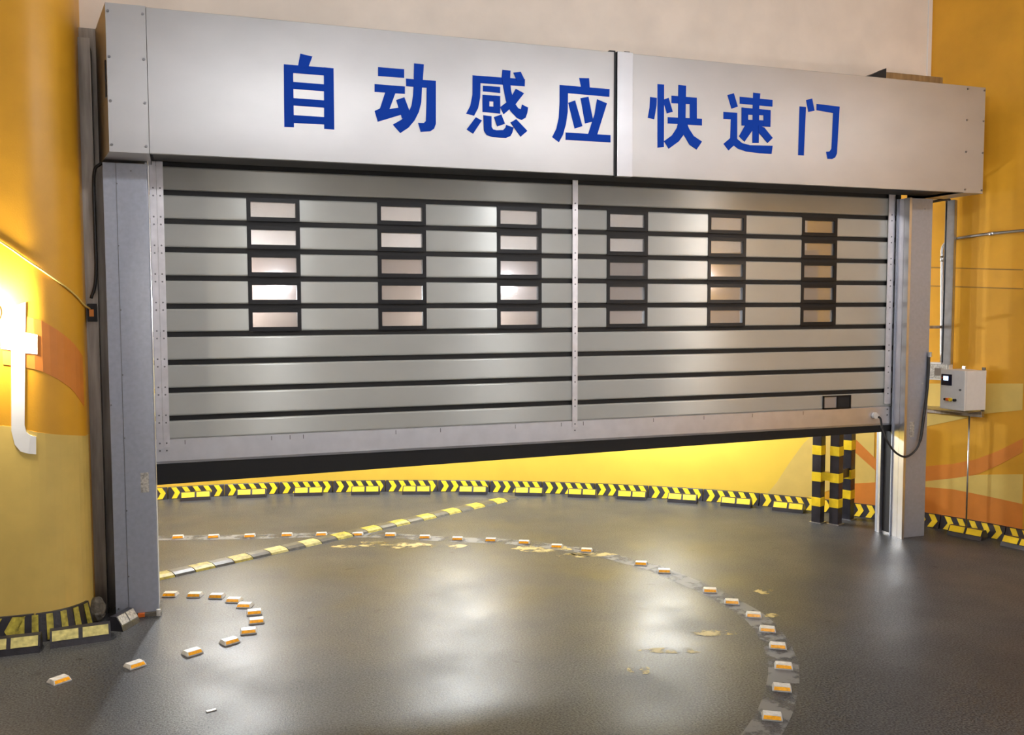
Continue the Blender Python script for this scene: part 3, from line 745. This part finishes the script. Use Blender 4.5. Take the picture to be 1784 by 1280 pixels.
# guards on the rounded wall
def core_guard(sa, sb, label, bars):
    h = .20
    def gp(s, t, off=0):
        p, n = core.at(s); d = .07-.045*t+off; return Vector((p.x+n.x*d, p.y+n.y*d, h*t))
    c0 = gp((sa+sb)/2, 0); g = tag(empty('wall_guard', (c0.x, c0.y, 0)), label, 'wall guard', 'guard boards at the rounded wall')
    G0 = Vector((c0.x, c0.y, 0)); bm = bmesh.new(); prev = None; n = 14
    for k in range(n+1):
        s = sa+(sb-sa)*k/n; p, nn = core.at(s)
        q = [bm.verts.new(x-G0) for x in (gp(s, 0), gp(s, 1), Vector((p.x, p.y, h)), Vector((p.x, p.y, 0)))]
        if prev:
            for m_ in range(4): bm.faces.new((prev[m_], prev[(m_+1) % 4], q[(m_+1) % 4], q[m_]))
        else: bm.faces.new(q)
        prev = q
    bm.faces.new(prev[::-1]); obj('board', bm, 'guard', g)
    for s, w, sl_ in bars:
        L = [(s+.0, .96), (s+sl_, .5), (s, .06)]; bm = bmesh.new()
        A = [bm.verts.new(gp(x+dx, t, .001)-G0) for x, t in L for dx in (0, w)]; B = [bm.verts.new(gp(x+dx, t, .006)-G0) for x, t in L for dx in (0, w)]
        for r in (0, 2): bm.faces.new((B[r], B[r+1], B[r+3], B[r+2])); bm.faces.new((A[r], A[r+2], A[r+3], A[r+1]))
        lp = [0, 1, 3, 5, 4, 2]
        for m_ in range(6): i0, i1 = lp[m_], lp[(m_+1) % 6]; bm.faces.new((A[i0], A[i1], B[i1], B[i0]))
        obj('chevron', bm, 'worn_yellow', g)
sN = core.hit(62, 1090)[0]           # joint between the two boards
sE = core.hit(150, 1080)[0]
SS = 1      # s grows from the nose towards the left of the photo
core_guard(min(sN, sE), max(sN, sE)-.008, 'worn guard board with straight yellow bars around the rounded wall nose', [(min(sN, sE)+.02+k*.088, .04, .0) for k in range(6)])
core_guard(max(sN, sE)+.008, max(sN, sE)+.62, 'black guard board with yellow arrows at the left photo edge', [(max(sN, sE)+.06+k*.15, .085, .05) for k in range(4)])
# broken lump at the nose
bm = bmesh.new(); bmesh.ops.create_icosphere(bm, subdivisions=3, radius=.085, matrix=Matrix.Translation((0, 0, .09)) @ Matrix.Diagonal((.75, .8, 1.15, 1)))
for v in bm.verts: v.co += v.co.normalized()*random.uniform(-.012, .012); v.co.z = max(v.co.z, 0)
o = obj('broken_concrete', bm, 'concrete'); o.location = (-.555, -.20, 0)
tag(o, 'rough brown lump of broken concrete at the wall nose beside door post', 'concrete lump')

# ------------------------------------------------------------------ bollard frame behind the opening
bo = tag(empty('bollard_frame', (6.95, .62, 0)), 'three square black and yellow striped posts joined by bars behind far door post', 'bollard')
BO = Vector((6.95, .62, 0)); rz = math.radians(26)
spots = [(6.815, .70), (6.945, .56), (7.235, .715)]
bands = [[(.77, .875), (.19, .29)], [(.77, .875), (.19, .29)], [(.80, .91), (.24, .34)]]
S = .052
def rotbox(h0, h1, s, at):
    bm = bx(-s, s, -s, s, h0, h1, bev=.003)
    for v in bm.verts:
        x, y = v.co.x, v.co.y; v.co.x = x*math.cos(rz)-y*math.sin(rz)+at[0]-BO.x; v.co.y = x*math.sin(rz)+y*math.cos(rz)+at[1]-BO.y
    return bm
for sp, bd in zip(spots, bands):
    pst = obj('square_post', rotbox(0, 1.25, S, sp), 'guard', bo)
    for a, b in bd + [(.47, .575)]: obj('yellow_band', rotbox(a, b, S+.003, sp), 'worn_yellow' if False else 'yellow', pst)
    obj('base_plate', rotbox(0, .008, S+.02, sp), 'galv', pst)
def bar(a, b, m, name, z0, z1, w):
    a, b = Vector((*a, 0)), Vector((*b, 0)); d = (b-a).normalized(); n = Vector((-d.y, d.x, 0))*w
    bm = bmesh.new(); v = [bm.verts.new(p-BO+Vector((0, 0, z))) for z in (z0, z1) for p in (a-n, a+n, b+n, b-n)]
    for q in ((0, 1, 2, 3), (4, 7, 6, 5), (0, 4, 5, 1), (1, 5, 6, 2), (2, 6, 7, 3), (3, 7, 4, 0)): bm.faces.new([v[k] for k in q])
    obj(name, bm, m, bo)
bar(spots[0], spots[1], 'yellow', 'cross_bar', .485, .575, .04); bar(spots[1], spots[2], 'guard', 'cross_bar', .50, .60, .03)

# ------------------------------------------------------------------ speed bump
A = Vector((-.75, .58, 0)); B = Vector((4.02, 3.12, 0)); d = (B-A).normalized(); Ln = (B-A).length
hb = tag(empty('speed_bump', A, math.atan2(d.y, d.x)), 'low worn yellow and black speed bump crossing the floor beyond the shutter', 'speed bump')
NSEG = 27; sl_ = Ln/NSEG; meshes = {}
prof = [(-.11, 0), (-.095, .018), (-.045, .032), (.045, .032), (.095, .018), (.11, 0)]
for i in range(NSEG):
    key = 'worn_yellow' if i % 2 == 1 else 'rubber2'
    if i in (9, 11): key = 'pale_yellow'
    if key == 'rubber2' and 'rubber2' not in M: M['rubber2'] = mat('dusty_rubber', (.06, .058, .05), .45, noise=.4, nscale=20)
    if key not in meshes:
        bm = prism(bmesh.new(), prof, lambda p, dd: (dd, p[0], p[1]), .004, sl_-.004); o = obj('bump_segment', bm, key, hb); meshes[key] = o
    else: o = copyo(meshes[key], hb)
    o.location = (i*sl_, 0, 0)

# ------------------------------------------------------------------ floor line and road studs
ring = [(310,937),(372,936),(435,935),(500,933),(560,932),(623,932),(680,933),(740,937),(797,940),(855,942),(913,946),(970,953),(1022,960),(1117,983),(1157,996),(1237,1030),(1275,1050),(1313,1073),(1337,1098),(1355,1127),(1365,1162),(1362,1200),(1345,1250)]
RG = [onZ(x, y) for x, y in ring]
ext = RG[:]; ext = [RG[0]+(RG[0]-RG[1])] + ext + [onZ(1305, 1310)]
path = smooth_path(ext, 5)
def ribbon(path, w, z, m, a=0, b=None):
    bm = bmesh.new(); prev = None; path = path[a:b]
    for i, p in enumerate(path):
        dd = (path[min(i+1, len(path)-1)]-path[max(i-1, 0)]).normalized(); n = Vector((-dd.y, dd.x, 0))*w/2
        q = (bm.verts.new((p.x-n.x, p.y-n.y, z)), bm.verts.new((p.x+n.x, p.y+n.y, z)))
        if prev: bm.faces.new((prev[0], prev[1], q[1], q[0]))
        prev = q
    return obj('painted_line', bm, m, floor)
ribbon(path, .20, .0015, 'line_grey')
# worn yellow paint patches left on the asphalt
def patch(cx, cy, rx, ry, n=18):
    bm = bmesh.new(); vs_ = []
    for k in range(n):
        a = 2*math.pi*k/n; f = random.uniform(.75, 1.1); p = onZ(cx+rx*f*math.cos(a), cy+ry*f*math.sin(a)); vs_.append(bm.verts.new((p.x, p.y, .0022)))
    bm.faces.new(vs_); obj('worn_paint_patch', bm, 'line_yellow', floor)
for q in ((700, 950, 70, 6), (780, 952, 40, 4), (945, 956, 55, 6), (1000, 968, 35, 4), (1030, 966, 45, 4), (600, 952, 25, 3), (1175, 1133, 66, 5), (1112, 1168, 20, 9), (1240, 1102, 50, 6), (1330, 1030, 18, 5), (1345, 1072, 14, 4), (655, 945, 30, 3)): patch(*q)

def make_stud(w=.112, dp=.09, h=.028):
    e = empty('road_stud')
    t = .72
    bm = bmesh.new()
    lo = [bm.verts.new((x*w/2, y*dp/2, z)) for z in (0,) for x, y in ((-1, -1), (1, -1), (1, 1), (-1, 1))]
    md = [bm.verts.new((x*w/2, y*dp/2, .006)) for x, y in ((-1, -1), (1, -1), (1, 1), (-1, 1))]
    hi = [bm.verts.new((x*w/2*.86, y*dp/2*.62, h)) for x, y in ((-1, -1), (1, -1), (1, 1), (-1, 1))]
    for P_, Q_ in ((lo, md), (md, hi)):
        for k in range(4): bm.faces.new((P_[k], P_[(k+1) % 4], Q_[(k+1) % 4], Q_[k]))
    bm.faces.new(hi); bm.faces.new(lo[::-1]); obj('body', bm, 'stud', e)
    for sg in (-1, 1):
        y0, y1 = sg*dp/2, sg*dp/2*.62; nr = Vector((0, sg*(h-.006), dp/2*.38)).normalized()*.002
        c = [Vector((-w/2*.86, y0*.97, .008)), Vector((w/2*.86, y0*.97, .008)), Vector((w/2*.80, y1*1.02, h-.004)), Vector((-w/2*.80, y1*1.02, h-.004))]
        bm = bmesh.new(); A_ = [bm.verts.new(p) for p in c]; B_ = [bm.verts.new(p+nr) for p in c]
        bm.faces.new(B_); bm.faces.new(A_)
        for k in range(4): bm.faces.new((A_[k], A_[(k+1) % 4], B_[(k+1) % 4], B_[k]))
        obj('reflector', bm, 'amber', e)
    return e
st = make_stud(); used = False
inner = [(297,1037),(340,1038),(378,1040),(408,1047),(427,1056),(443,1068),(447,1083),(433,1101),(400,1119),(335,1138),(235,1160),(103,1187)]
ring_n = list(reversed(list(zip(ring, RG))))
for i, ((px, py), p) in enumerate(ring_n):
    o = copy_tree(st) if used else st; used = True
    o.location = (p.x, p.y, 0); c = Vector((p.x, p.y))-Vector(CAMP.xy)
    f = i/len(ring_n); o.rotation_euler = (0, 0, -math.atan2(c.x, c.y)+ (.05 if i < 9 else -.1)); o.scale = (1.06, 1.06, 1.05)
    tag(o, f'road stud on the wide grey ring, {ORD[i]} from the bottom photo edge', 'road stud', 'road studs of the wide ring')
for i, (px, py) in enumerate(inner):
    o = copy_tree(st); p = onZ(px, py); o.location = (p.x, p.y, 0); c = p-CAMP
    o.rotation_euler = (0, 0, -math.atan2(c.x, c.y)+(-.35 if i < 5 else (.5 if i > 7 else 0)))
    tag(o, f'amber road stud of the small ring, {ORD[11-i]} from the left photo edge', 'road stud', 'road studs of the small ring')
# scrap of paper on the floor
p = onZ(368, 1238); bm = bx(-.03, .03, -.012, .012, 0, .006, bev=.002); o = obj('paper_scrap', bm, 'stud'); o.location = (p.x, p.y, 0); o.rotation_euler = (0, 0, .3)
tag(o, 'tiny white paper scrap on the asphalt near the bottom edge', 'paper scrap')

# ------------------------------------------------------------------ lamps (bulkhead lamps on the walls, tubes on the ceiling)
def wall_lamp(pos, n, m, label, r=.085):
    n = Vector((n[0], n[1], 0)).normalized()
    e = tag(empty('wall_lamp', pos, math.atan2(n.y, n.x)), label, 'lamp', 'round bulkhead lamps')
    bm = cyl(bmesh.new(), (.015, 0, 0), (1, 0, 0), r*1.15, .03, 20); obj('base', bm, 'fixture', e)
    bm = sphere(bmesh.new(), (.03+r*.7, 0, 0), r, 20, 12); obj('globe', bm, m, e, smooth=True)
    return e
def lamp_drum(t, z, m, label):
    p = Vector(drum(t)); n = (WC-p).normalized(); wall_lamp((p.x, p.y, z), n, m, label)
lamp_drum(-84, 2.85, 'globe', 'round lamp on the outer wall straight behind the viewer')
lamp_drum(-50, 2.85, 'globe', 'round lamp on the outer wall behind and right of the viewer')
lamp_drum(-19.5, 2.85, 'globe', 'round lamp on the outer wall right of the viewer')
s_, z_ = core.hit(2, 560); p_, n_ = core.at(s_)
wall_lamp((p_.x-.09, p_.y, 2.40), (0, -1), 'globe_warm', 'glaring round lamp on the yellow rounded wall at left photo edge', .08)
# lamps on short arms on the outer wall behind the shutter
for px, lz, l in ((395, 2.50, 'wall lamp behind the shutter, nearest the rounded wall'), (805, 2.25, 'wall lamp behind the shutter, in the middle'), (1170, 1.70, 'wall lamp behind the shutter, nearest the far post')):
    s_, z_ = outer.hit(px, 500); p_, n_ = outer.at(s_)
    e = tag(empty('wall_lamp', (p_.x, p_.y, lz), math.atan2(n_.y, n_.x)), l, 'lamp', 'wall lamps behind the shutter')
    obj('base', cyl(bmesh.new(), (.015, 0, 0), (1, 0, 0), .06, .03, 16), 'fixture', e)
    obj('arm', tube(bmesh.new(), [(.03, 0, 0), (.40, 0, .02)], .012, 8), 'fixture', e, smooth=True)
    obj('globe', sphere(bmesh.new(), (.48, 0, .02), .08 if px != 1170 else .055, 16, 10), 'globe_back', e, smooth=True)
# globe lamps hanging from the ceiling in front of the door, above the frame
for x, y, l in ((1.2, -3.7, 'hanging globe lamp nearest the rounded wall'), (4.07, -3.7, 'hanging globe lamp over the middle of the lane'), (7.2, -3.7, 'hanging globe lamp near the orange wall')):
    e = tag(empty('pendant_lamp', (x, y, ZC)), l, 'lamp', 'globe lamps hanging from the ceiling')
    obj('base', cyl(bmesh.new(), (0, 0, -.02), (0, 0, 1), .08, .04, 20), 'fixture', e)
    obj('stem', tube(bmesh.new(), [(0, 0, -.04), (0, 0, -1.32)], .012, 8), 'fixture', e, smooth=True)
    obj('globe', sphere(bmesh.new(), (0, 0, -1.43), .12 if x < 7 else .085, 20, 12), 'globe_ceiling', e, smooth=True)
